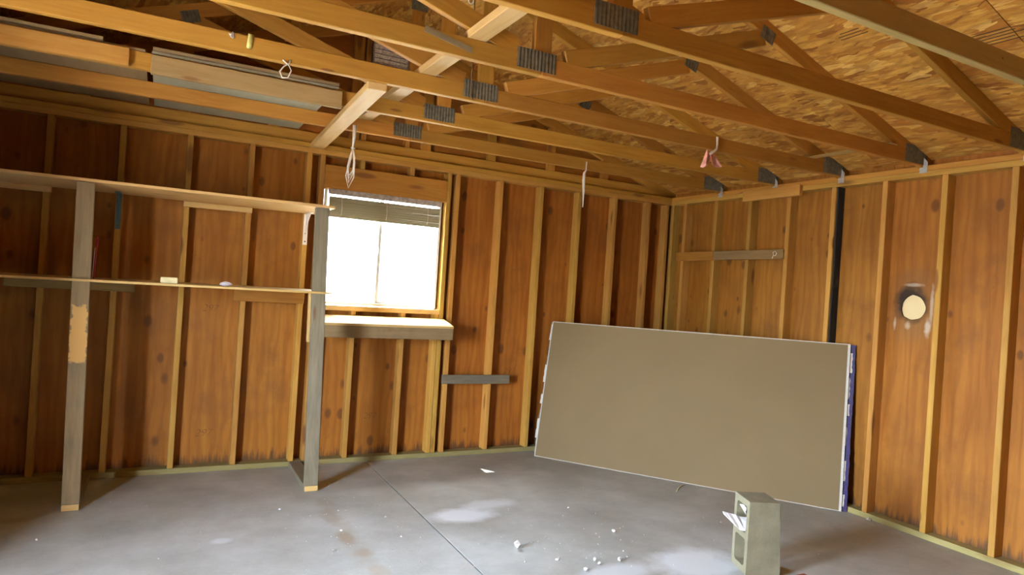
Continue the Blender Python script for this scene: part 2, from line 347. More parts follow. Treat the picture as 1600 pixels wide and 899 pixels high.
def tube_geo(pts, r, n=6, closed=False):
    pts = [V(p) for p in pts]; vs_, fs = [], []; m = len(pts)
    up = None
    for i, p in enumerate(pts):
        if closed: d = pts[(i + 1) % m] - pts[i - 1]
        else: d = pts[min(i + 1, m - 1)] - pts[max(i - 1, 0)]
        d.normalize()
        if up is None: up = d.orthogonal().normalized()
        up = (up - d * up.dot(d)).normalized(); s = d.cross(up)
        ri = r[i] if isinstance(r, (list, tuple)) else r
        for k in range(n):
            a = 2 * math.pi * k / n; vs_.append(p + (up * math.cos(a) + s * math.sin(a)) * ri)
    for i in range(m if closed else m - 1):
        for k in range(n):
            a, b_ = i * n + k, i * n + (k + 1) % n; j = (i + 1) % m
            fs.append((a, b_, j * n + (k + 1) % n, j * n + k))
    if not closed: fs.append(tuple(range(n))[::-1]); fs.append(tuple(range((m - 1) * n, m * n)))
    return vs_, fs
def tube(name, pts, r, mat, parent=None, n=6, closed=False):
    """world-space polyline tube; a parent-less one gets its origin at its first point"""
    vs_, fs = tube_geo(pts, r, n, closed)
    M = Matrix.Translation(V(pts[0])); inv = M.inverted()
    return mobj(name, [inv @ v for v in vs_], fs, mat, parent, M, True)
def prism(poly, h0, h1):
    """polygon in XY extruded along Z"""
    n = len(poly); vs_ = [(x, y, h0) for x, y in poly] + [(x, y, h1) for x, y in poly]
    fs = [tuple(range(n))[::-1], tuple(range(n, 2 * n))] + [(i, (i + 1) % n, n + (i + 1) % n, n + i) for i in range(n)]
    return vs_, fs

# ------------------------------------------------------------------ dimensions
S = 0.4064
XB = [-0.2737 - (12 - i) * S for i in range(-2, 13)]        # back-wall stud centres, XB[i+2]
xb = lambda i: XB[i + 2]
YR = [-0.1986 - j * S for j in range(15)]                    # right-wall stud centres
H = 2.3733; ZT = H + 0.076; SD = 0.089; ST = 0.038
XL = -5.92; YF = -6.3                                         # inner faces of the left and front walls
WX0, WX1, WZ0, WZ1 = -3.385, -2.425, 1.235, 2.130             # window opening

# ------------------------------------------------------------------ ground, floor
ground = mobj('ground', [(-40, -40, -0.12), (40, -40, -0.12), (40, 40, -0.12), (-40, 40, -0.12)], [(0, 1, 2, 3)], 'earth'); tag(ground, kind='structure')
floor = empty('floor', (0, 0, -0.02)); tag(floor, kind='structure')
JX = -2.945
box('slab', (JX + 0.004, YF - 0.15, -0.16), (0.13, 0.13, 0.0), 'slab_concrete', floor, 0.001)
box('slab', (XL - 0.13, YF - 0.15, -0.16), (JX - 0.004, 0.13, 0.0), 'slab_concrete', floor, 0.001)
box('joint_filler', (JX - 0.01, YF - 0.1, -0.15), (JX + 0.01, 0.1, -0.012), 'soot', floor, 0)

# ------------------------------------------------------------------ back wall
wb = empty('wall_back', (-2.9, 0.045, 0)); tag(wb, kind='structure')
def bstud(x, z0=ST, z1=H, name='stud', mat='stud_wood'):
    return board(name, (x, SD / 2, z0), (x, SD / 2, z1), SD, ST, (0, 1, 0), mat, wb)
for i in (-1, 0, 1, 2, 3, 4, 7, 8, 9, 10, 11, 12): bstud(xb(i))
bstud(-0.045); bstud(-0.02 + 0.06)
TLX, TRX = -3.427, -2.385                                     # trimmers beside the window
bstud(TLX); bstud(TRX + 0.0)
for i in (5, 6):
    bstud(xb(i), 2.305, H, 'cripple_stud'); bstud(xb(i), ST, WZ0 - 0.045, 'cripple_stud')
bstud(TRX - 0.041, ST, WZ0 - 0.045, 'cripple_stud'); bstud(TLX + 0.041, ST, WZ0 - 0.045, 'cripple_stud')
box('header', (TLX + 0.019, -0.004, 2.125), (TRX - 0.019, 0.080, 2.302), 'truss_wood', wb)
box('rough_sill', (TLX + 0.019, 0.0, WZ0 - 0.045), (TRX - 0.019, SD, WZ0 - 0.007), 'pale_wood', wb)
box('bottom_plate', (XL - SD, -0.002, 0.0), (0.0, SD, ST), 'treated_wood', wb)
box('top_plate', (XL - SD, 0, H), (0.0, SD, H + ST), 'stud_wood', wb)
box('top_plate', (XL - SD, 0.005, H + ST + 0.0015), (SD, SD, H + 2 * ST), 'truss_wood', wb)
PT = 0.012
def panel(name, u0, u1, z0, z1, wall, mat, parent):
    if wall == 'b': return board(name, ((u0 + u1) / 2, SD + PT / 2, z0), ((u0 + u1) / 2, SD + PT / 2, z1), u1 - u0 - 0.003, PT, (1, 0, 0), mat, parent, 0)
    return board(name, (SD + PT / 2, (u0 + u1) / 2, z0), (SD + PT / 2, (u0 + u1) / 2, z1), u1 - u0 - 0.003, PT, (0, 1, 0), mat, parent, 0)
for a, b_ in ((10, None), (7, 10), (1, 4), (-2, 1)):
    panel('plywood_sheet', xb(a), SD + PT if b_ is None else xb(b_), 0.0, ZT + 0.09, 'b', 'plywood', wb)
panel('plywood_sheet', XL - SD - PT, xb(-2), 0.0, ZT + 0.09, 'b', 'plywood', wb)
panel('plywood_sheet', xb(4), xb(7), 0.0, WZ0 - 0.01, 'b', 'plywood', wb)
panel('plywood_sheet', xb(4), xb(7), WZ1, ZT + 0.09, 'b', 'plywood', wb)
panel('plywood_strip', xb(4), WX0, WZ0 - 0.01, WZ1, 'b', 'plywood', wb)
panel('plywood_strip', WX1, xb(7), WZ0 - 0.01, WZ1, 'b', 'plywood', wb)

# ------------------------------------------------------------------ right wall
wr = empty('wall_right', (0.045, -3.0, 0)); tag(wr, kind='structure')
def rstud(y, z0=ST, z1=H, mat='stud_wood', name='stud'):
    return board(name, (SD / 2, y, z0), (SD / 2, y, z1), SD, ST, (1, 0, 0), mat, wr)
for y in YR: rstud(y)
rstud(-0.022)
dk = board('dark_board', (0.050, YR[4] - 0.026, 0.06), (0.050, YR[4] - 0.026, H), 0.074, 0.012, (1, 0, 0), 'dark_wood', wr)
dk['label'] = 'black painted board on the side of the stud'
box('bottom_plate', (0.0, YF, 0.0), (SD, SD, ST), 'treated_wood', wr)
box('top_plate', (0, YF, H), (SD, SD, H + ST), 'stud_wood', wr)
box('top_plate', (0.004, YF, H + ST + 0.0015), (SD, 0.004, H + 2 * ST), 'truss_wood', wr)
HY, HZ, HR = -2.428, 1.497, 0.084
def hole_panel(y0, y1, z0, z1):
    # local X = up, local Y = +y, origin at the hole centre
    M = Matrix(((0, 0, -1, SD + PT / 2), (0, 1, 0, HY), (1, 0, 0, HZ), (0, 0, 0, 1)))
    n = 48; sq = 0.16; vs_, fs = [], []
    rnd = random.Random(3)
    for zz in (PT / 2, -PT / 2):
        for k in range(n):
            a = 2 * math.pi * k / n
            r = HR * (1 + 0.02 * math.sin(3 * a + 1) + 0.012 * math.sin(7 * a) + (0.08 * math.exp(-((a - 2.33) / 0.16) ** 2)) + (0.05 * math.exp(-((a - 0.1) / 0.06) ** 2)))
            vs_.append((math.cos(a) * r, math.sin(a) * r, zz))
        for k in range(n):
            a = 2 * math.pi * k / n; c, s = math.cos(a), math.sin(a); q = sq / max(abs(c), abs(s)); vs_.append((c * q, s * q, zz))
    for k in range(n):
        k2 = (k + 1) % n
        fs.append((k, n + k, n + k2, k2)); fs.append((2 * n + k, 2 * n + k2, 3 * n + k2, 3 * n + k)); fs.append((k, k2, 2 * n + k2, 2 * n + k))
    def rect(a0, a1, b0, b1):
        i = len(vs_)
        for zz in (PT / 2, -PT / 2): vs_.extend([(a0, b0, zz), (a1, b0, zz), (a1, b1, zz), (a0, b1, zz)])
        fs.append((i, i + 1, i + 2, i + 3)); fs.append((i + 7, i + 6, i + 5, i + 4))
    A0, A1, B0, B1 = z0 - HZ, z1 - HZ, y0 - HY, y1 - HY
    rect(A0, -sq, B0, B1); rect(sq, A1, B0, B1); rect(-sq, sq, B0, -sq); rect(-sq, sq, sq, B1)
    return mobj('plywood_sheet', vs_, fs, 'plywood_sooty', wr, M)
cp = [(HR * 1.5 * math.cos(2 * math.pi * k / 40), HR * 1.5 * math.sin(2 * math.pi * k / 40)) for k in range(40)]
vs_, fs = prism(cp, 0.0, 0.004); o = mobj('flue_cover', vs_, fs, 'cream_paint', wr, Matrix(((0, 0, 1, SD + PT + 0.006), (0, 1, 0, HY), (1, 0, 0, HZ), (0, 0, 0, 1)))); o['label'] = 'cream cover plate behind the flue hole'
panel('plywood_sheet', YR[2], SD, 0.0, ZT + 0.09, 'r', 'plywood', wr)
panel('plywood_sheet', YR[5], YR[2], 0.0, ZT + 0.09, 'r', 'plywood', wr)
hole_panel(YR[8] + 0.0015, YR[5] - 0.0015, 0.0, ZT + 0.09)
for j in (8, 11): panel('plywood_sheet', YR[j + 3] if j < 11 else YF - 0.1, YR[j], 0.0, ZT + 0.09, 'r', 'plywood', wr)

# ------------------------------------------------------------------ left and front walls (behind / beside the viewer)
wl = empty('wall_left', (XL - 0.045, -3, 0)); tag(wl, kind='structure')
for y in [0.04 - k * S for k in range(17)]:
    if DOOR[0] - 0.03 < y < DOOR[1] + 0.03: continue
    board('stud', (XL - SD / 2, y, ST), (XL - SD / 2, y, H), SD, ST, (1, 0, 0), 'stud_wood', wl)
for y in (DOOR[0] - 0.02, DOOR[1] + 0.02): board('door_stud', (XL - SD / 2, y, 0.0), (XL - SD / 2, y, H), SD, ST, (1, 0, 0), 'stud_wood', wl)
box('door_header', (XL - SD, DOOR[0] - 0.0, DOOR[2]), (XL, DOOR[1] + 0.0, DOOR[2] + 0.18), 'stud_wood', wl)
box('top_plate', (XL - SD, YF, H), (XL, 0.0, H + ST), 'stud_wood', wl)
box('top_plate', (XL - SD, YF, H + ST), (XL, 0.0, ZT), 'stud_wood', wl)
def lpanel(y0, y1, z0, z1): return board('plywood_sheet', (XL - SD - PT / 2, (y0 + y1) / 2, z0), (XL - SD - PT / 2, (y0 + y1) / 2, z1), y1 - y0, PT, (0, 1, 0), 'plywood', wl, 0)
lpanel(DOOR[1], SD + PT, 0, ZT + 0.09); lpanel(YF - SD - PT, DOOR[0], 0, ZT + 0.09); lpanel(DOOR[0], DOOR[1], DOOR[2], ZT + 0.09)
dr = empty('door_1', (XL + 0.01, DOOR[1], 0)); tag(dr, kind='structure')
dd = V((0.5, 0.866, 0)); hp = V((XL + 0.012, DOOR[1] + 0.005, 0.0))
board('door_leaf', hp + dd * 0.405 + V((0, 0, 0.01)), hp + dd * 0.405 + V((0, 0, 2.03)), 0.80, 0.04, dd, 'vinyl', dr)
nrm = V((0.866, -0.5, 0))
tube('knob', [hp + dd * 0.75 + V((0, 0, 0.95)) + nrm * 0.02, hp + dd * 0.75 + V((0, 0, 0.95)) + nrm * 0.05, hp + dd * 0.75 + V((0, 0, 0.95)) + nrm * 0.075], [0.012, 0.028, 0.02], 'galvanised_bright', dr, 10)
wf = empty('wall_front', (-2.9, YF - 0.05, 0)); tag(wf, kind='structure')
for k in range(4):
    a = XL - SD + k * 1.5245
    board('plywood_sheet', (a + 0.762, YF - SD - PT / 2, 0), (a + 0.762, YF - SD - PT / 2, ZT + 0.09), 1.5235, PT, (1, 0, 0), 'plywood', wf, 0)
for k in range(15): board('stud', (XL + k * S + 0.1, YF - SD / 2, 0.04), (XL + k * S + 0.1, YF - SD / 2, H), SD, ST, (0, 1, 0), 'stud_wood', wf)
box('bottom_plate', (XL, YF - SD, 0), (0, YF, ST), 'treated_wood', wf); box('top_plate', (XL, YF - SD, H), (0, YF, ZT), 'stud_wood', wf)

# ------------------------------------------------------------------ roof: OSB sheets, shingles, soffits
RX = -2.959; SL = 0.345; ZU = 2.405                             # ridge, slope, underside of the top chord above the outer wall face (x = SD)
zu = lambda x: ZU + SL * (SD - x) if x > RX else ZU + SL * (x - (2 * RX - SD))
CH = math.sqrt(1 + SL * SL); TV = 0.089 * CH                    # vertical depth of the top chord
ceil = empty('ceiling', (RX, -3, ZT)); tag(ceil, kind='structure')
YB, YE = 0.30, YF - 0.45; OV = 0.42
def roofpt(x, y, up): return V((x, y, zu(x) + TV + up * CH))
run = (SD + OV - RX) * CH                                        # slope length of one side
rows = [(0.0, run / 3), (run / 3, 2 * run / 3), (2 * run / 3, run)]
for side in (1, -1):
    for ri, (s0, s1) in enumerate(rows):
        y = YB
        first = 1.3 if ri % 2 else 2.438
        while y > YE + 0.01:
            ln = min(first, y - YE); first = 2.438
            sm = (s0 + s1) / 2 / CH; x = SD + OV - sm
            zz = ZU + TV + SL * (SD - x)
            if side < 0: x = 2 * RX - x
            n = V((SL * side, 0, 1)).normalized()
            c = V((x, 0, zz)) + n * 0.0055
            board('osb_sheet', (c.x, y - 0.002, c.z), (c.x, y - ln + 0.002, c.z), s1 - s0 - 0.004, 0.011, (side, 0, -SL), 'osb', ceil, 0)
            y -= ln
    n = V((SL * side, 0, 1)).normalized()
    xc = (SD + OV + RX) / 2; zc = ZU + TV + SL * (SD - xc); xc = xc if side > 0 else 2 * RX - xc
    c = V((xc, 0, zc)) + n * 0.018
    board('shingle_layer', (c.x, YB + 0.02, c.z), (c.x, YE - 0.02, c.z), run + 0.04, 0.012, (side, 0, -SL), 'shingle', ceil, 0)
    xo = SD + OV if side > 0 else 2 * RX - SD - OV
    zf = zu(SD + OV) 
    box('fascia', (xo - 0.01, YE, zf - 0.02), (xo + 0.01, YB, zf + TV), 'truss_wood', ceil)
    xi = SD + PT if side > 0 else 2 * RX - SD - PT
    box('soffit', (min(xi, xo), YE, zf - 0.02), (max(xi, xo), YB, zf - 0.008), 'truss_wood', ceil, 0)
# printed lines and marks on the sheets
def roofmark(x, y, ln, wd, ang, parent=ceil):
    """thin flat print on the underside of the roof deck"""
    p = V((x, y, ZU + TV + SL * (SD - x))); n = V((SL, 0, 1)).normalized()
    e1 = V((1, 0, -SL)).normalized(); e2 = V((0, 1, 0)); d = e1 * math.cos(ang) + e2 * math.sin(ang)
    p = p - n * 0.0006
    return board('print_mark', p - d * ln / 2, p + d * ln / 2, wd, 0.0008, n.cross(d), 'stamp_ink', parent, 0)

# gable end above the back wall: framed like a truss, clad outside, with a louvred vent
gb = empty('trim_1', (RX, 0.07, ZT)); tag(gb, kind='structure')
GY = SD - 0.019
VX0, VX1, VZ0, VZ1 = -3.085, -2.785, 3.165, 3.325
def gpoly(pts, name='gable_sheet'):
    M = Matrix(((1, 0, 0, 0), (0, 0, 1, SD), (0, 1, 0, 0), (0, 0, 0, 1)))
    vs_, fs = prism(pts, 0.0, PT); return mobj(name, vs_, fs, 'plywood', gb, M)
zt = lambda x: zu(x) + TV
xl_, xr_ = 2 * RX - SD, SD; zb = ZT + 0.092
gpoly([(VX1, zb), (xr_, zb), (xr_, max(zb + .001, zt(xr_))), (VX1, zt(VX1))]); gpoly([(xl_, zb), (VX0, zb), (VX0, zt(VX0)), (xl_, max(zb + .001, zt(xl_)))])
gpoly([(VX0, zb), (VX1, zb), (VX1, VZ0), (VX0, VZ0)]); gpoly([(VX0, VZ1), (VX1, VZ1), (VX1, zt(VX1)), (RX, zt(RX)), (VX0, zt(VX0))])
M_ = Matrix(((1, 0, 0, 0), (0, 0, 1, YF - SD - PT), (0, 1, 0, 0), (0, 0, 0, 1)))
vs_, fs = prism([(xl_, ZT + 0.08), (xr_, ZT + 0.08), (xr_, zt(xr_) + 0.05), (RX, zt(RX) + 0.005), (xl_, zt(xl_) + 0.05)], 0.0, PT); mobj('gable_sheet', vs_, fs, 'plywood', wf, M_)
for xx in (SD + PT, xl_ - PT - OV):
    for yy in (YB - 0.012, YE):
        box('soffit_end', (xx, yy, zu(SD + OV) - 0.02), (xx + OV, yy + 0.012, zt(SD)), 'truss_wood', ceil, 0)
board('bottom_chord', (xl_, GY, ZT + 0.0445), (xr_, GY, ZT + 0.0445), 0.089, ST, (0, 0, 1), 'truss_wood', gb)
for k in range(-5, 6):
    x = -0.79 - 0.6 * (k + 3)
    if not (xl_ + 0.6 < x < xr_ - 0.6): continue
    if VX0 - 0.06 < x < VX1 + 0.06: continue
    board('gable_stud', (x, GY, ZT + 0.089), (x, GY, zu(x) + 0.01), 0.08, ST, (1, 0, 0), 'truss_wood', gb)
for side in (1, -1):
    xa = SD if side > 0 else xl_
    board('top_chord', V((xa, GY, ZU + TV / 2)) - V((0, 0, 0)), (RX, GY, zu(RX) + TV / 2), 0.089, ST, (side * SL, 0, 1), 'truss_wood', gb)
for x in (VX0 - 0.03, VX1 + 0.03): board('vent_stud', (x, GY, ZT + 0.089), (x, GY, zu(x) + 0.02), 0.04, ST, (1, 0, 0), 'truss_wood', gb)
board('vent_block', (VX0 - 0.01, GY, VZ0 - 0.045), (VX1 + 0.01, GY, VZ0 - 0.045), 0.08, ST, (0, 0, 1), 'truss_wood', gb)
gv = empty('gable_vent', ((VX0 + VX1) / 2, 0.075, VZ0)); tag(gv, 'grey louvred vent high in the gable above the window', 'vent')
for (a, b_) in (((VX0, VZ0), (VX0 + 0.012, VZ1)), ((VX1 - 0.012, VZ0), (VX1, VZ1)), ((VX0, VZ0), (VX1, VZ0 + 0.01)), ((VX0, VZ1 - 0.01), (VX1, VZ1))):
    box('vent_frame', (a[0], 0.045, a[1]), (b_[0], 0.112, b_[1]), 'vent_grey', gv)
for k in range(4):
    z = VZ0 + 0.024 + k * 0.037
    board('louvre', (VX0 + 0.012, 0.056, z), (VX1 - 0.012, 0.056, z), 0.031, 0.003, (0, -0.4, 0.92), 'vent_louvre', gv, 0)
box('vent_back', (VX0, 0.113, VZ0), (VX1, 0.117, VZ1), 'soot', gv, 0)

# ------------------------------------------------------------------ trusses
def corrugated(w, h, n=11, d=0.003):
    """pressed metal plate with vertical ridges, in the local XY plane, facing +Z"""
    vs_, fs = [], []
    for k in range(2 * n + 1):
        x = -w / 2 + w * k / (2 * n); z = d if k % 2 else 0.0006
        vs_ += [(x, -h / 2, z), (x, h / 2, z), (x, -h / 2, -0.0006), (x, h / 2, -0.0006)]
    for k in range(2 * n):
        a, b_ = 4 * k, 4 * k + 4
        fs += [(a, b_, b_ + 1, a + 1), (a + 2, a + 3, b_ + 3, b_ + 2), (a, a + 2, b_ + 2, b_), (a + 1, b_ + 1, b_ + 3, a + 3)]
    fs += [(0, 1, 3, 2), (8 * n, 8 * n + 2, 8 * n + 3, 8 * n + 1)]
    return vs_, fs
PL = {}
def gusset(root, x, y, z, w, h, ang=0.0):
    key = (w, h)
    if key not in PL:
        me = bpy.data.meshes.new('gusset'); me.from_pydata(*(lambda r: (r[0], [], r[1]))(corrugated(w, h, max(4, int(w / 0.018))))); me.update(); me.materials.append(MAT['galvanised']); PL[key] = me
    c, s = math.cos(ang), math.sin(ang)
    M = Matrix(((c, -s, 0, x), (0, 0, -1, y), (s, c, 0, z), (0, 0, 0, 1)))
    o = bpy.data.objects.new('gusset_plate', PL[key]); col.objects.link(o); return attach(o, root, M)
BC0 = ZT; BCC = ZT + 0.0445
TL = ['roof truss closest to the window wall', 'second roof truss out from the window wall, boards nailed to it', 'third roof truss out from the window wall, white cord loop tied on',
      'fourth roof truss out from the window wall', 'fifth roof truss out from the window wall, ending beside the roof deck stamp', 'sixth roof truss out, knotty chord in the top corner above the tall studs']
TY = [-0.02 - 0.6125 * k for k in range(1, 7)]
def truss(y, label, bc='truss_wood'):
    t = empty('roof_truss', (RX, y, ZT)); tag(t, label, 'truss', 'roof trusses')
    c = 0.0
    # bottom chord in two lengths spliced at the middle
    board('bottom_chord', (RX + 0.0, y, BCC), (SD, y, BCC), 0.089, ST, (0, 0, 1), bc, t)
    board('bottom_chord', (2 * RX - SD, y, BCC), (RX - 0.001, y, BCC), 0.089, ST, (0, 0, 1), 'truss_wood', t)
    for side in (1, -1):
        f = lambda x: x if side > 0 else 2 * RX - x
        x0 = SD + OV - 0.02
        a = V((f(x0), y, ZU + SL * (SD - x0) + TV / 2)); b_ = V((RX, y, zu(RX) + TV / 2))
        board('top_chord', a, b_, 0.089, ST - 0.001, (side * SL, 0, 1), 'truss_wood', t)
        xm = -1.52; zm = zu(xm)
        board('web', (f(RX + 0.13), y, ZT + 0.10), (f(xm - 0.02), y, zm - 0.005), 0.089, ST - 0.002, (0, 0, 1), 'truss_wood', t)
        gusset(t, f(xm), y - ST / 2 - 0.001, zm + 0.012, 0.105, 0.075, -side * math.atan(SL))
        gusset(t, f(SD - 0.17), y - ST / 2 - 0.001, ZT + 0.062, 0.24, 0.115, 0)
    board('king_post', (RX, y, ZT + 0.089), (RX, y, zu(RX) + 0.03), 0.089, ST - 0.003, (1, 0, 0), 'truss_wood', t)
    gusset(t, RX - 0.03, y - ST / 2 - 0.001, ZT + 0.062, 0.205, 0.092)
    gusset(t, RX, y - ST / 2 - 0.001, zu(RX) - 0.025, 0.12, 0.13)
    # sheet-metal tie down to the wall plate
    M = Matrix(((0, 0, 1, -0.0015), (1, 0, 0, y - 0.019), (0, 1, 0, ZT), (0, 0, 0, 1)))
    vs_, fs = prism([(-0.03, -0.05), (0.022, -0.05), (0.022, -0.012), (-0.002, 0.0), (-0.002, 0.055), (-0.03, 0.02)], -0.0012, 0.0012)
    mobj('hurricane_tie', vs_, fs, 'galvanised_bright', t, M)
    return t
TR = [truss(y, lb, 'pale_chord' if y == TY[5] else 'truss_wood') for y, lb in zip(TY, TL)]

# long flat brace lying across the tops of the bottom chords, and a short one nailed below
o = board('lateral_brace', (-3.295, -0.45, ZT + 0.089 + 0.019), (-3.295, -4.4, ZT + 0.089 + 0.019), 0.089, ST, (1, 0, 0), 'pale_wood'); tag(o, 'long flat brace board lying across the tops of the truss chords', 'board')
o = board('brace_board', (-3.475, 0.02, ZT - 0.019), (-3.555, -1.86, ZT - 0.019), 0.1, ST, (1, 0, 0), 'pale_wood'); tag(o, 'short pale brace nailed under the truss chords above the window', 'board')
# boards nailed to the face of the second truss and sheets stored on the chords
y2 = TY[1]
o = board('nailed_board', (-4.672, y2 - 0.038, 2.490), (-5.90, y2 - 0.038, 2.484), 0.089, ST, (0, 0, 1), 'stud_wood'); tag(o, 'knotty pine board on the truss face, left of the narrow gap', 'board', 'boards nailed to the second truss')
o = board('nailed_board', (-4.575, y2 - 0.036, 2.478), (-3.60, y2 - 0.036, 2.474), 0.098, 0.03, (0, 0, 1), 'tan_board'); tag(o, 'dull tan board on the truss face, from the narrow gap to the short brace', 'board', 'boards nailed to the second truss')
zz = ZT + 0.089
o = box('stored_plywood', (-4.575, y2 - 0.02, zz + 0.001), (-3.62, 0.02, zz + 0.013), 'grey_panel', None, 0); tag(o, 'pale grey sheet lying on the truss chords beside the short brace', 'panel')
o = box('stored_plywood', (-5.48, y2 - 0.02, zz + 0.001), (-4.605, 0.02, zz + 0.013), 'tan_panel', None, 0); tag(o, 'brown sheet lying on the truss chords in the dark corner', 'panel')
o = box('stored_plank', (-4.57, y2 - 0.045, zz + 0.0145), (-3.62, y2 + 0.10, zz + 0.030), 'tan_panel', None, 0.001); tag(o, 'thin plank lying on top of the pale grey sheet', 'board')
o = box('stored_plank', (-5.48, y2 - 0.045, zz + 0.0145), (-4.79, y2 + 0.10, zz + 0.030), 'tan_panel', None, 0.001); tag(o, 'thin plank lying on top of the brown sheet', 'board')
o = board('wood_strip', (-0.33, -1.80, zz + 0.004), (-0.34, -2.50, zz + 0.004), 0.075, 0.006, (1, 0, 0), 'pale_wood'); tag(o, 'thin pale strip of wood laid across the chord ends near the eave', 'strip')

# ------------------------------------------------------------------ window and blind
w1 = empty('window_1', ((WX0 + WX1) / 2, 0.07, WZ0)); tag(w1, kind='structure')
F = 0.02
box('frame_jamb', (WX0, 0.045, WZ0), (WX0 + F, 0.105, WZ1), 'vinyl', w1); box('frame_jamb', (WX1 - F, 0.045, WZ0), (WX1, 0.105, WZ1), 'vinyl', w1)
box('frame_head', (WX0 + F, 0.045, WZ1 - F), (WX1 - F, 0.105, WZ1), 'vinyl', w1); box('frame_sill', (WX0 + F, 0.045, WZ0), (WX1 - F, 0.105, WZ0 + F), 'vinyl', w1)
MX = -2.93
box('meeting_stile', (MX - 0.013, 0.060, WZ0 + F), (MX + 0.013, 0.086, WZ1 - F), 'vinyl', w1)
box('sash_stile', (WX1 - F - 0.010, 0.062, WZ0 + F), (WX1 - F, 0.088, WZ1 - F), 'vinyl', w1)
box('sash_rail', (MX, 0.062, WZ0 + F), (WX1 - F - 0.022, 0.088, WZ0 + F + 0.022), 'vinyl', w1)
box('latch', (MX - 0.01, 0.050, 1.655), (MX + 0.008, 0.060, 1.70), 'vinyl', w1)
box('pane', (WX0 + F, 0.072, WZ0 + F), (MX - 0.01, 0.075, WZ1 - F), 'window_glass', w1, 0); box('pane', (MX + 0.01, 0.076, WZ0 + F), (WX1 - F - 0.02, 0.079, WZ1 - F), 'window_glass', w1, 0)
bl = empty('window_blind', (-2.905, 0.02, 1.92)); tag(bl, 'olive slatted window blind pulled up under the header', 'blind')
bx0, bx1 = WX0 + 0.02, WX1 - 0.025
box('headrail', (bx0, 0.002, 2.083), (bx1, 0.036, 2.124), 'vent_grey', bl)
for k in range(13):
    z = 1.937 + k * 0.0103
    tl = random.uniform(-0.02, 0.02)
    board('slat', (bx0 + 0.006, 0.019 + tl * 0.1, z), (bx1 - 0.006, 0.019 + tl * 0.1, z + 0.004 * math.sin(k)), 0.034 + 0.002 * (k % 3), 0.0108, (0, 1, tl), 'blind_slat', bl, 0.0022)
box('bottom_rail', (bx0 + 0.004, 0.006, 1.908), (bx1 - 0.004, 0.034, 1.931), 'blind_slat', bl)
for x in (bx0 + 0.10, (bx0 + bx1) / 2, bx1 - 0.11):
    tube('ladder_cord', [(x, 0.001, 2.08), (x, 0.0, 2.04), (x + 0.004, -0.001, 1.98), (x, 0.001, 1.925)], 0.0022, 'string_white', bl)

# bench-like shelf under the window
wbn = empty('window_shelf', (-2.93, -0.1, 1.02)); tag(wbn, 'rough wooden shelf with a grey front board under the window', 'shelf')
board('top_board', (-3.47, -0.118, 1.124), (-2.362, -0.118, 1.124), 0.236, 0.02, (0, 1, 0.205), 'pale_wood', wbn)
board('front_board', (-3.49, -0.213, 1.049), (-2.362, -0.213, 1.046), 0.092, 0.034, (0, 0, 1), 'bench_wood', wbn)
for x in (TLX, TRX): board('end_cleat', (x, -0.006, 1.085), (x, -0.195, 1.050), 0.05, 0.03, (0, 0, 1), 'grey_wood', wbn)

# ------------------------------------------------------------------ storage shelf on two posts
sh = empty('storage_shelf', (-4.2, -0.62, 0)); tag(sh, 'two-level board shelf on grey posts standing against the window wall', 'shelf')
YP = -0.620
for (xf, xt, m) in ((-4.856, -4.882, 'post_split'), (-3.495, -3.537, 'grey_wood')):
    board('post', (xf, YP, ST), (xt, YP, 1.905), 0.09, ST, (1, 0, 0), m, sh)
    board('floor_runner', (xf, YP - 0.019, 0.0195), (xf + 0.0, -0.004, 0.0195), 0.09, ST, (1, 0, 0), 'pale_wood' if m == 'x' else 'grey_wood', sh)
    box('runner_end', (xf - 0.043, YP - 0.0225, 0.002), (xf + 0.043, YP - 0.0185, 0.037), 'pale_wood', sh, 0.001)
board('upper_shelf', (-5.85, -0.335, 1.9165), (-3.455, -0.335, 1.9165), 0.625, 0.017, (0, 1, 0), 'pale_wood', sh, 0.001)
# lower shelf is notched round the posts: a back sheet and a front strip
board('lower_shelf', (-5.85, -0.300, 1.3375), (-3.475, -0.300, 1.3375), 0.592, 0.013, (0, 1, 0), 'pale_wood', sh, 0.001)
board('shelf_lip', (-5.60, -0.650, 1.3375), (-3.445, -0.650, 1.3375), 0.020, 0.014, (0, 1, 0), 'pale_wood', sh, 0.001)
board('wall_cleat', (-5.90, -0.019, 1.892), (xb(0) + 0.03, -0.019, 1.892), ST, ST, (0, 0, 1), 'pale_wood', sh)
board('wall_cleat', (xb(2) - 0.02, -0.019, 1.889), (xb(3) + 0.02, -0.019, 1.889), ST, ST, (0, 0, 1), 'pale_wood', sh)
board('wall_cleat', (-5.34, -0.012, 1.286), (-4.62, -0.012, 1.286), 0.055, 0.02, (0, 0, 1), 'tan_board', sh)
board('wall_cleat', (-4.00, -0.012, 1.275), (-3.505, -0.012, 1.275), 0.09, 0.02, (0, 0, 1), 'truss_wood', sh)
board('post_scab', (-3.545, YP + 0.04, 1.33), (-3.538, YP + 0.04, 1.0), 0.075, ST, (1, 0, 0), 'pale_wood', sh)
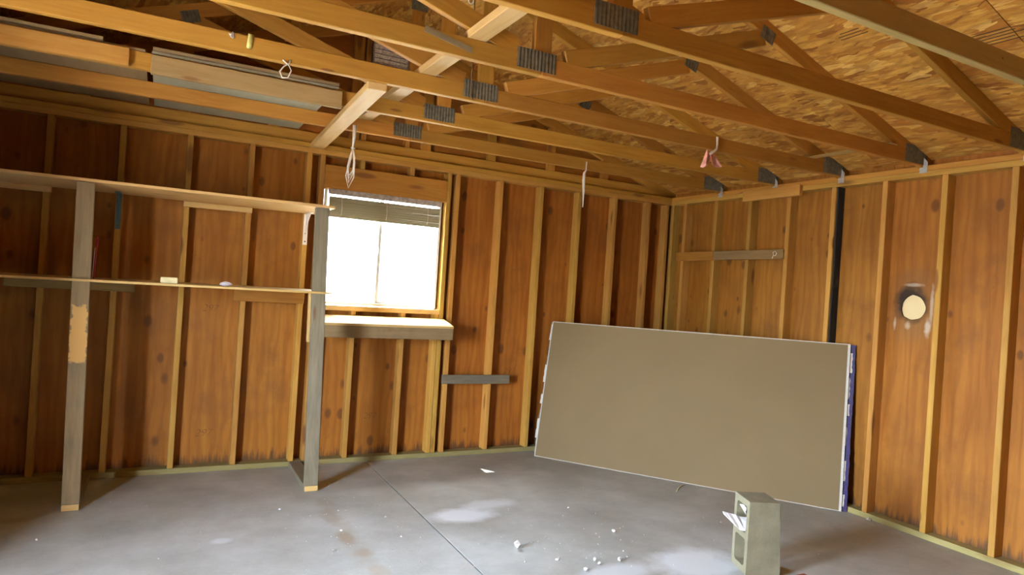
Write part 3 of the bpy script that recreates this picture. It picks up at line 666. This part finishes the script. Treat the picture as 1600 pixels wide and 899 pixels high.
def bracket(x, mat, lab):
    b_ = empty('shelf_bracket', (x, 0, 1.66)); attach(b_, sh, WM[b_.name]); b_['label'] = lab
    M = Matrix(((0, 0, 1, x), (-1, 0, 0, -0.001), (0, 1, 0, 0), (0, 0, 0, 1)))       # local X = into the room, local Y = up
    vs_, fs = prism([(0, 1.675), (0.004, 1.675), (0.004, 1.905), (0, 1.905)], -0.016, 0.016); mobj('back_leg', vs_, fs, mat, b_, M)
    vs_, fs = prism([(0, 1.903), (0.22, 1.903), (0.22, 1.907), (0, 1.907)], -0.016, 0.016); mobj('arm', vs_, fs, mat, b_, M)
    curve = [(0.004 + 0.19 * t ** 2.2, 1.72 + 0.183 * t) for t in [k / 10 for k in range(11)]]
    vs_, fs = prism([(0.004, 1.905)] + [(0.004, 1.72)] + curve[1:], -0.002, 0.002); mobj('gusset', vs_, fs, mat, b_, M)
    for z in (1.70, 1.76):
        vs_, fs = prism([(0.004 + 0.0, z - 0.005), (0.007, z - 0.003), (0.007, z + 0.003), (0.004, z + 0.005)], -0.005, 0.005); mobj('screw', vs_, fs, 'wire_dark', b_, M)
bracket(xb(4), 'bracket_white', 'white metal bracket'); bracket(xb(1), 'bracket_teal', 'dark teal metal bracket')
# things on the lower shelf
z = 1.3455
o = box('foam_block', (-4.470, -0.60, z), (-4.375, -0.55, z + 0.036), 'cream_block', None, 0.004); tag(o, 'small cream block on the lower shelf', 'block')
def lump(name, loc, size, mat, seed, rough=0.35, sub=2):
    bm = bmesh.new(); bmesh.ops.create_icosphere(bm, subdivisions=sub, radius=0.5)
    for v in bm.verts:
        n = noise.noise(v.co * 2.3 + V((seed * 3.1, seed, 0))) + 0.5 * noise.noise(v.co * 5 + V((seed, 0, seed * 2)))
        v.co *= 1 + rough * n
    mn = min(v.co.z for v in bm.verts)
    for v in bm.verts: v.co = V((v.co.x * size[0], v.co.y * size[1], (v.co.z - mn) * size[2]))
    me = bpy.data.meshes.new(name); bm.to_mesh(me); bm.free(); me.materials.append(MAT[mat])
    o = bpy.data.objects.new(name, me); col.objects.link(o); return attach(o, None, Matrix.Translation(V(loc)))
o = lump('crumpled_paper', (-4.10, -0.56, z - 0.001), (0.075, 0.05, 0.03), 'lilac_paper', 5); tag(o, 'small crumpled pale paper on the lower shelf', 'paper')
rp = empty('red_stick', (-4.83, -0.50, z)); tag(rp, 'thin red stick standing on the lower shelf behind the split post', 'stick')
tube('shaft', [(-4.822, -0.52, z), (-4.820, -0.515, 1.47), (-4.818, -0.51, 1.54)], 0.0042, 'red_plastic', rp, 8)
tube('tip', [(-4.818, -0.51, 1.54), (-4.817, -0.508, 1.575), (-4.816, -0.506, 1.60)], [0.008, 0.007, 0.003], 'red_plastic', rp, 8)
tube('white_line', [(-4.8285, -0.5235, z + 0.01), (-4.8265, -0.5185, 1.47), (-4.8245, -0.5135, 1.53)], 0.0018, 'bracket_white', rp, 6)

# ------------------------------------------------------------------ boards nailed across studs
o = board('nailer_board', (-2.348, -0.0105, 0.652), (-1.712, -0.0105, 0.648), 0.077, 0.019, (0, 0, 1), 'grey_wood'); tag(o, 'weathered grey board nailed low across two studs below the window', 'board')
o = board('nailer_board', (-0.0105, -0.125, 1.861), (-0.0105, -0.625, 1.864), 0.085, 0.019, (0, 0, 1), 'truss_wood'); tag(o, 'short orange board across the studs in the corner', 'board')
o = board('nailer_board', (-0.0105, -0.632, 1.865), (-0.0105, -1.408, 1.870), 0.080, 0.019, (0, 0, 1), 'brown_board'); tag(o, 'dull brown board with a bent wire on it, across three studs', 'board')
hk = tube('bent_wire', [(-0.0215, -1.305, 1.835), (-0.024, -1.318, 1.862), (-0.024, -1.312, 1.885), (-0.024, -1.333, 1.892), (-0.024, -1.349, 1.876), (-0.024, -1.336, 1.856), (-0.024, -1.322, 1.858)], 0.0028, 'string_white'); tag(hk, 'small pale loop of wire on the brown board', 'wire')
o = board('nailer_board', (-0.0195, -0.955, 2.372), (-0.0195, -1.545, 2.376), 0.087, ST, (0, 0, 1), 'stud_wood'); tag(o, 'short thick board nailed over the plate near the corner', 'board')

# ------------------------------------------------------------------ drywall sheets leaning in the corner
BL, BR = V((-1.500, -0.173, 0.001)), V((-0.049, -2.090, 0.001)); TLc, TRc = V((-1.276, 0.030, 1.166)), V((0.040, -2.016, 1.197))
nb = ((TRc - BL).cross(TLc - BR)).normalized()
if nb.dot(CAM - BL) > 0: nb = -nb                      # nb points into the corner
DT = 0.0127
def dpt(u, v, d):
    """point on the slightly twisted leaning sheet: u along, v up, d metres behind its face"""
    return (BL * (1 - u) + BR * u) * (1 - v) + (TLc * (1 - u) + TRc * u) * v + nb * d
def patch(name, u0, u1, v0, v1, d0, d1, mat, parent, nu=8, nv=6, edge=None):
    """slab of the leaning sheet between the given limits; edge(v) may move the deep side for torn borders"""
    vs_, fs = [], []
    for dz in (d0, d1):
        for i in range(nu + 1):
            for j in range(nv + 1):
                v = v0 + (v1 - v0) * j / nv
                vs_.append(dpt(u0 + (u1 - u0) * i / nu, v, edge(v) if (edge and dz == d1) else dz))
    q = (nu + 1) * (nv + 1); ix = lambda i, j, k: k * q + i * (nv + 1) + j
    for i in range(nu):
        for j in range(nv):
            fs.append((ix(i, j, 0), ix(i + 1, j, 0), ix(i + 1, j + 1, 0), ix(i, j + 1, 0))); fs.append((ix(i, j, 1), ix(i, j + 1, 1), ix(i + 1, j + 1, 1), ix(i + 1, j, 1)))
    for i in range(nu): fs += [(ix(i, 0, 0), ix(i, 0, 1), ix(i + 1, 0, 1), ix(i + 1, 0, 0)), (ix(i, nv, 0), ix(i + 1, nv, 0), ix(i + 1, nv, 1), ix(i, nv, 1))]
    for j in range(nv): fs += [(ix(0, j, 0), ix(0, j + 1, 0), ix(0, j + 1, 1), ix(0, j, 1)), (ix(nu, j, 0), ix(nu, j, 1), ix(nu, j + 1, 1), ix(nu, j + 1, 0))]
    M = WM[parent.name]; inv = M.inverted()
    return mobj(name, [inv @ v for v in vs_], fs, mat, parent, M)
d1 = empty('drywall_pair', (BL + BR) / 2); tag(d1, 'pair of tan paper-faced drywall sheets taped together, leaning in the corner', 'drywall')
d2 = d1
patch('gypsum_board', 0.0, 1.0, 0.0, 1.0, 0.0006, DT - 0.0004, 'drywall_paper', d1); patch('gypsum_board', 0.0, 1.0, 0.0, 1.0, DT + 0.0004, 2 * DT, 'drywall_paper', d2)
patch('bound_edge', 0.0, 1.0, 0.998, 1.0035, 0.0, DT - 0.001, 'drywall_edge', d1, 8, 1); patch('bound_edge', 0.0, 1.0, 0.0, 0.004, 0.0, DT - 0.001, 'drywall_edge', d1, 8, 1)
patch('end_edge', 0.9935, 1.0007, 0.0, 1.0, -0.0003, DT - 0.001, 'paper_white', d1, 1, 8); patch('end_edge', -0.0007, 0.002, 0.0, 1.0, -0.0003, DT - 0.001, 'paper_white', d1, 1, 8)
def flap(name, side, v0, v1, w, jit, d, mat, seed):
    """strip of tape or paper standing out past the end of the sheets (side 0 = u<0, 1 = u>1), torn along its outer border"""
    rnd = random.Random(seed); n = max(3, int((v1 - v0) / 0.016)); vs_, fs = [], []
    for j in range(n + 1):
        v = v0 + (v1 - v0) * j / n; o_ = (w + rnd.uniform(-jit, jit)) / 2.44
        for uu_ in ((0.9985, 1 + o_) if side else (0.0015, -o_)):
            for dd_ in (d, d + 0.0008): vs_.append(dpt(uu_, v, dd_))
    for j in range(n):
        p, q = 4 * j, 4 * j + 4
        fs += [(p, p + 2, q + 2, q), (p + 1, q + 1, q + 3, p + 3), (p, q, q + 1, p + 1), (p + 2, p + 3, q + 3, q + 2)]
    fs += [(0, 1, 3, 2), (4 * n, 4 * n + 2, 4 * n + 3, 4 * n + 1)]
    M = WM[d2.name]; inv = M.inverted(); return mobj(name, [inv @ v for v in vs_], fs, mat, d2, M)
flap('end_tape', 1, 0.0, 1.0, 0.036, 0.003, DT + 0.002, 'tape_blue', 1)
for (z0, z1, w) in ((0.03, 0.10, 0.016), (0.18, 0.30, 0.014), (0.39, 0.50, 0.009), (0.57, 0.64, 0.015), (0.67, 0.80, 0.010), (0.83, 0.95, 0.020)): flap('torn_paper', 1, z0, z1, w, 0.004, DT - 0.0005, 'paper_white', int(z0 * 100))
flap('end_tape', 0, 0.03, 1.0, 0.016, 0.005, DT + 0.004, 'galvanised', 2)
for (z0, z1, w) in ((0.13, 0.27, 0.024), (0.38, 0.45, 0.026), (0.54, 0.67, 0.024), (0.86, 0.98, 0.020)): flap('torn_paper', 0, z0, z1, w, 0.004, DT + 0.002, 'paper_white', int(z0 * 100) + 7)

# ------------------------------------------------------------------ concrete block
cb = empty('concrete_block', (-1.613, -2.662, 0), -0.405); tag(cb, 'hollow concrete block standing on end on the floor', 'block')
M0 = WM[cb.name]
def blockpart():
    # local x: along the solid face (0..0.19), local y: depth (0..0.19), z up; cores run along x and open on both sides
    W, D, Hh = 0.19, 0.19, 0.393; t = 0.032
    def rnd_rect(y0, y1, z0, z1, r, n=5):
        p = []
        for (cy, cz, a0) in ((y1 - r, z1 - r, 0), (y0 + r, z1 - r, 90), (y0 + r, z0 + r, 180), (y1 - r, z0 + r, 270)):
            for k in range(n): a = math.radians(a0 + 90 * k / (n - 1)); p.append((cy + r * math.cos(a), cz + r * math.sin(a)))
        return p
    bm = bmesh.new()
    loops = [rnd_rect(0, D, 0, Hh, 0.004), rnd_rect(t, D - t, 0.035, Hh / 2 - 0.016, 0.02), rnd_rect(t, D - t, Hh / 2 + 0.016, Hh - 0.035, 0.02)]
    rings = []
    for x in (0, W):
        ed = []
        rg = []
        for lp in loops:
            vv = []
            for y, z_ in lp:
                xx = x
                if lp is loops[0] and x > 0 and z_ > Hh - 0.03: xx = W          # far end corner rounded below
                vv.append(bm.verts.new((xx, y, z_)))
            rg.append(vv)
            for k in range(len(vv)): ed.append(bm.edges.new((vv[k], vv[(k + 1) % len(vv)])))
        bmesh.ops.triangle_fill(bm, edges=ed, use_beauty=True); rings.append(rg)
    for a, b_ in zip(*rings):
        for k in range(len(a)): k2 = (k + 1) % len(a); bm.faces.new((a[k], a[k2], b_[k2], b_[k]))
    # round off the top end corner on the far side
    for v in bm.verts:
        if v.co.x > 0.1 and v.co.z > Hh - 0.005: v.co.x -= 0.022; 
        elif v.co.x > 0.1 and v.co.z > Hh - 0.03 and v.co.z < Hh: pass
    bmesh.ops.recalc_face_normals(bm, faces=bm.faces)
    me = bpy.data.meshes.new('block_body'); bm.to_mesh(me); bm.free(); me.materials.append(MAT['block_concrete'])
    o = bpy.data.objects.new('block_body', me); col.objects.link(o); return attach(o, cb, M0)
blockpart()
def blk(p): return M0 @ V(p)
def crumple(name, pts, mat, th=0.002):
    """thin folded film given as a strip of left/right point pairs"""
    vs_, fs = [], []
    for (a, b_) in pts: vs_ += [V(a), V(b_)]
    n = len(pts)
    for k in range(n - 1): fs.append((2 * k, 2 * k + 1, 2 * k + 3, 2 * k + 2))
    cc = sum(vs_, V()) / len(vs_)
    o = mobj(name, [v - cc for v in vs_], fs, mat, None, Matrix.Translation(cc)); md = o.modifiers.new('thickness', 'SOLIDIFY'); md.thickness = th
    return o
o = crumple('plastic_scrap', [(blk((0.06, 0.05, 0.235)), blk((0.06, 0.12, 0.27))), (blk((0.0, 0.04, 0.225)), blk((0.0, 0.12, 0.275))), (blk((-0.02, 0.06, 0.222)), blk((-0.025, 0.115, 0.285))), (blk((-0.04, 0.06, 0.240)), blk((-0.05, 0.12, 0.290))), (blk((-0.065, 0.085, 0.262)), blk((-0.075, 0.115, 0.296))), (blk((-0.098, 0.105, 0.292)), blk((-0.10, 0.112, 0.303)))], 'plastic_white')
tag(o, 'white plastic film poking out of the middle of the concrete block', 'plastic')
o = crumple('plastic_scrap', [(blk((0.05, 0.04, 0.30)), blk((0.05, 0.12, 0.33))), (blk((0.0, 0.04, 0.315)), blk((0.0, 0.12, 0.345))), (blk((-0.006, 0.035, 0.33)), blk((-0.01, 0.10, 0.350))), (blk((-0.003, 0.03, 0.35)), blk((-0.006, 0.06, 0.36)))], 'plastic_white')
tag(o, 'white plastic film tucked into the upper hole of the concrete block', 'plastic')
o = box('brick_piece', (-1.435, -2.86, 0.001), (-1.33, -2.80, 0.03), 'rust_brick', None, 0.004); tag(o, 'rusty red chip on the floor behind the concrete block', 'chip')

# ------------------------------------------------------------------ strings, wires and rags in the trusses
yl = TY[2] - 0.021
P = [(-3.985, yl - 0.002, ZT + 0.015), (-3.99, yl - 0.004, ZT - 0.004), (-4.012, yl - 0.006, ZT - 0.02), (-4.03, yl - 0.008, ZT - 0.05), (-4.018, yl - 0.01, ZT - 0.078), (-3.992, yl - 0.008, ZT - 0.07), (-3.978, yl - 0.006, ZT - 0.035), (-3.99, yl - 0.004, ZT - 0.012), (-4.02, yl - 0.004, ZT + 0.008)]
o = tube('cord_loop', P, 0.0034, 'string_white'); tag(o, 'white cord loop hanging from the third truss', 'cord')
sk = empty('hanging_string', (-3.50, -1.10, ZT - 0.04)); tag(sk, 'knotted white string hanging from the short brace above the window', 'string')
sx, sy = -3.452, -1.02
for k, (dx, dy) in enumerate(((-0.004, 0), (0.006, 0.003), (0.001, -0.004))):
    tube('strand', [(sx + dx * 2, sy + dy, ZT - 0.045), (sx + dx * 1.4, sy + dy, ZT - 0.12), (sx + dx * 0.3 - 0.004, sy, ZT - 0.185)], 0.004, 'string_white', sk)
tube('knot', [(sx - 0.012, sy, ZT - 0.185), (sx - 0.004, sy - 0.006, ZT - 0.192), (sx + 0.006, sy, ZT - 0.19)], 0.008, 'string_white', sk)
for k, (w, d) in enumerate(((0.022, 0.17), (0.016, 0.215), (0.026, 0.25), (0.012, 0.19))):
    b0 = ZT - 0.19
    P = [(sx - 0.004, sy, b0), (sx - 0.004 - w * 0.7, sy - 0.004 * k, b0 - d * 0.35), (sx - 0.008 - w, sy + 0.003 * k, b0 - d * 0.7), (sx - 0.016, sy, b0 - d), (sx + w * 0.6, sy + 0.004, b0 - d * 0.72), (sx + w * 0.55, sy - 0.004, b0 - d * 0.35), (sx - 0.002, sy, b0)]
    tube('loop', P, 0.0035, 'string_white', sk)
ys = TY[0] - 0.022
o = tube('cloth_strip', [(-1.474, ys - 0.003, ZT + 0.062), (-1.476, ys - 0.004, ZT + 0.02), (-1.478, ys - 0.006, ZT - 0.01), (-1.496, ys - 0.01, ZT - 0.035), (-1.497, ys - 0.01, ZT - 0.10), (-1.490, ys - 0.008, ZT - 0.18), (-1.489, ys - 0.008, ZT - 0.31)], [0.005, 0.005, 0.006, 0.011, 0.013, 0.010, 0.003], 'string_white'); tag(o, 'thin white strip dangling from the truss closest to the window wall', 'strip')
yp = TY[2] - 0.024                       # pink rag hangs from the third truss
def on_y(px, py, y):
    d = fw + rr * (px - 800) / FPX - uu * (py - 449.5) / FPX; t = (y - CAM.y) / d.y; return CAM + d * t
pr_ = empty('pink_rag', on_y(1112, 240, yp)); tag(pr_, 'small pink rag tied to a truss by a pale string', 'rag')
tube('tie_string', [on_y(1121, 214, yp), on_y(1121, 226, yp), on_y(1120, 233, yp - 0.01), on_y(1115, 237, yp - 0.012), on_y(1109, 241, yp - 0.01)], [0.010, 0.007, 0.007, 0.008, 0.009], 'string_white', pr_)
def rag(name, outline, mat, parent, y, seed, amp=0.02):
    rnd = random.Random(seed); top, bot = outline; vs_, fs = [], []; n = len(top); m = 5
    for i in range(n):
        for k in range(m):
            t = k / (m - 1); px = top[i][0] * (1 - t) + bot[i][0] * t; py = top[i][1] * (1 - t) + bot[i][1] * t
            vs_.append(on_y(px, py, y + amp * math.sin(i * 2.1 + seed) * (0.3 + t) + rnd.uniform(-0.004, 0.004)))
    for i in range(n - 1):
        for k in range(m - 1): a = i * m + k; fs.append((a, a + 1, a + m + 1, a + m))
    M = WM[parent.name]; inv = M.inverted()
    o = mobj(name, [inv @ v for v in vs_], fs, mat, parent, M, True); md = o.modifiers.new('thickness', 'SOLIDIFY'); md.thickness = 0.003; return o
rag('cloth', ([(1104, 234), (1106, 234), (1107, 238), (1109, 243), (1110, 245)], [(1094, 261), (1098, 262), (1102, 260), (1106, 259), (1108, 250)]), 'rag_pink', pr_, yp - 0.01, 1)
rag('cloth_tail', ([(1110, 240), (1113, 240), (1116, 242), (1118, 245)], [(1113, 257), (1117, 261), (1122, 262), (1128, 261)]), 'rag_pink', pr_, yp - 0.008, 4, 0.012)
o = tube('hanging_wire', [on_y(742, -6, TY[2] - 0.05), on_y(741, 40, TY[2] - 0.05), on_y(739, 90, TY[2] - 0.046), on_y(736, 130, TY[2] - 0.035), on_y(735, 150, TY[2] - 0.028), on_y(739, 157, TY[2] - 0.026)], 0.003, 'wire_dark'); tag(o, 'thin dark wire dangling past the third truss', 'wire')
ring = [on_y(736 + 4 * math.cos(a), 0 + 6 * math.sin(a), TY[2] - 0.055) for a in [2 * math.pi * k / 12 for k in range(12)]]
o = tube('cord_ring', ring, 0.0035, 'string_white', None, 6, True); tag(o, 'small white cord ring at the top of the thin dark wire', 'ring')
yy = TY[2] - 0.021
rg_ = empty('yellow_tag', on_y(390, 65, yy)); tag(rg_, 'crumpled yellow tag stuck to the third truss', 'tag')
rag('scrap', ([(388, 52), (391, 53), (394, 54), (397, 55)], [(385, 74), (388, 76), (392, 76), (394, 74)]), 'rag_yellow', rg_, yy - 0.006, 2, 0.006)
wt = empty('white_scrap', on_y(361, 54, yy)); tag(wt, 'tiny white scrap stuck to the third truss beside the yellow tag', 'scrap')
rag('scrap', ([(357, 51), (360, 53), (363, 49), (365, 50)], [(358, 54), (361, 58), (364, 60), (366, 59)]), 'white_foam', wt, yy - 0.004, 3, 0.003)

ya = TY[3] - 0.0205
board('grey_strip', on_y(664, 44, ya), on_y(738, 79, ya), 0.026, 0.003, (0, 0, 1), 'post_wood', TR[3], 0)['label'] = 'scuffed grey strip on the chord'
# ------------------------------------------------------------------ crumbs on the floor
def on_z(px, py, zc=0.0):
    d = fw + rr * (px - 800) / FPX - uu * (py - 449.5) / FPX; t = (zc - CAM.z) / d.z; return CAM + d * t
CR = [((808, 857), 0.046, 'largest white plaster crumb, on the open floor past the slab joint'), ((888, 795), 0.016, 'tiny white plaster crumb out in front of the drywall'), ((871, 875), 0.026, 'flat pair of plaster crumbs between the largest crumb and the concrete block'),
      ((929, 877), 0.022, 'small plaster crumb, left of the next bit towards the block'), ((936, 882), 0.018, 'small brownish plaster crumb touching the bits near the lower edge'), ((968, 877), 0.032, 'white angular plaster crumb, closest of the bigger bits to the block'),
      ((915, 892), 0.022, 'rounded plaster crumb at the very bottom of the view'), ((959, 832), 0.022, 'grey and white plaster crumb midway between drywall and floor edge'), ((602, 809), 0.022, 'flat pale chip beside the slab joint'),
      ((627, 839), 0.015, 'tiny white chip on the bright patch before the slab joint'), ((521, 861), 0.022, 'dark flat pebble beside the dirt trail'), ((613, 860), 0.016, 'round grey pebble between dirt trail and slab joint'),
      ((437, 797), 0.014, 'tiny white chip in front of the bare grey post'), ((533, 830), 0.015, 'tiny white chip on the dirt trail'), ((57, 845), 0.014, 'lone white chip at the dark end of the floor'), ((1357, 813), 0.05, 'white flake lying against the foot of the bare stud wall')]
for k, ((px, py), sz, lb) in enumerate(CR):
    p = on_z(px, py); dark = 'pebble' in lb
    o = lump('pebble' if dark else 'plaster_crumb', (p.x, p.y, -0.0005), (sz, sz * random.uniform(0.7, 1.1), sz * (0.35 if 'flat' in lb or 'flake' in lb or dark else 0.8)), 'vent_grey' if dark else 'white_foam', k + 1, 0.75, 1)
    tag(o, lb, 'pebble' if dark else 'crumb', 'crumbs on the floor')
vs_, fs = [], []
rnd = random.Random(11)
for k in range(150):
    px, py = rnd.choice(((rnd.gauss(520, 60), rnd.gauss(815, 30)), (rnd.gauss(900, 90), rnd.gauss(850, 30)), (rnd.uniform(150, 1300), rnd.uniform(760, 895))))
    if py < 740: continue
    p = on_z(px, py)
    if p.y > -0.15 or p.x > -0.25: continue
    if (p - V((-1.5, -2.6, 0))).length < 0.25 or (p.x + 1.0) * 0.6 + (p.y + 1.15) * 0.4 > -0.1 : continue
    s = rnd.uniform(0.002, 0.006); i = len(vs_)
    vs_ += [p + V((s, 0, 0)), p + V((-s * 0.6, s, 0)), p + V((-s * 0.6, -s, 0)), p + V((0, 0, s * 0.9))]
    fs += [(i, i + 1, i + 3), (i + 1, i + 2, i + 3), (i + 2, i, i + 3), (i + 2, i + 1, i)]
o = mobj('plaster_grit', vs_, fs, 'white_foam'); tag(o, 'scattered white plaster grit over the concrete floor', 'grit', kind='stuff')
o = tube('curled_thread', [on_z(1057, 768, 0.004), on_z(1060, 763, 0.004), on_z(1064, 760, 0.004), on_z(1070, 758, 0.004)], 0.003, 'cream_block'); tag(o, 'short curled yellow thread on the floor below the drywall', 'thread')

# ------------------------------------------------------------------ pencilled numbers on the plywood, nails, prints on the deck
def number(txt, px, py, size, wall_y=SD - 0.0008):
    cu = bpy.data.curves.new('number', 'FONT'); cu.body = txt; cu.size = size; cu.shear = 0.25; cu.align_x = 'CENTER'; cu.align_y = 'CENTER'; cu.offset = -0.002; cu.extrude = 0.0002
    tmp = bpy.data.objects.new('tmp', cu); col.objects.link(tmp)
    dg = bpy.context.evaluated_depsgraph_get(); me = bpy.data.meshes.new_from_object(tmp.evaluated_get(dg)); bpy.data.objects.remove(tmp)
    me.materials.clear(); me.materials.append(MAT['pencil'])
    p = on_y(px, py, wall_y); o = bpy.data.objects.new('pencil_number', me); col.objects.link(o)
    M = Matrix(((1, 0, 0, p.x), (0, 0, -1, p.y), (0, 1, 0, p.z), (0, 0, 0, 1))); attach(o, wb, M); return o
number('297', 317, 677, 0.075); number('297', 577, 650, 0.07); number('297', 795, 580, 0.07); number('297', 803, 424, 0.06); number('297', 328, 482, 0.07)
for (x, y, n, ln) in ((-0.95, -3.35, 5, 0.26), (-1.25, -2.80, 3, 0.16), (-1.62, -2.95, 0, 0), (-2.25, -2.35, 3, 0.14), (-2.05, -2.30, 2, 0.10), (-0.75, -2.42, 3, 0.1), (-0.55, -2.0, 3, 0.08)):
    for k in range(n): roofmark(x + 0.022 * k, y + 0.01 * (k % 2), ln * (0.7 + 0.3 * ((k * 7) % 3) / 2), 0.006, math.pi / 2)
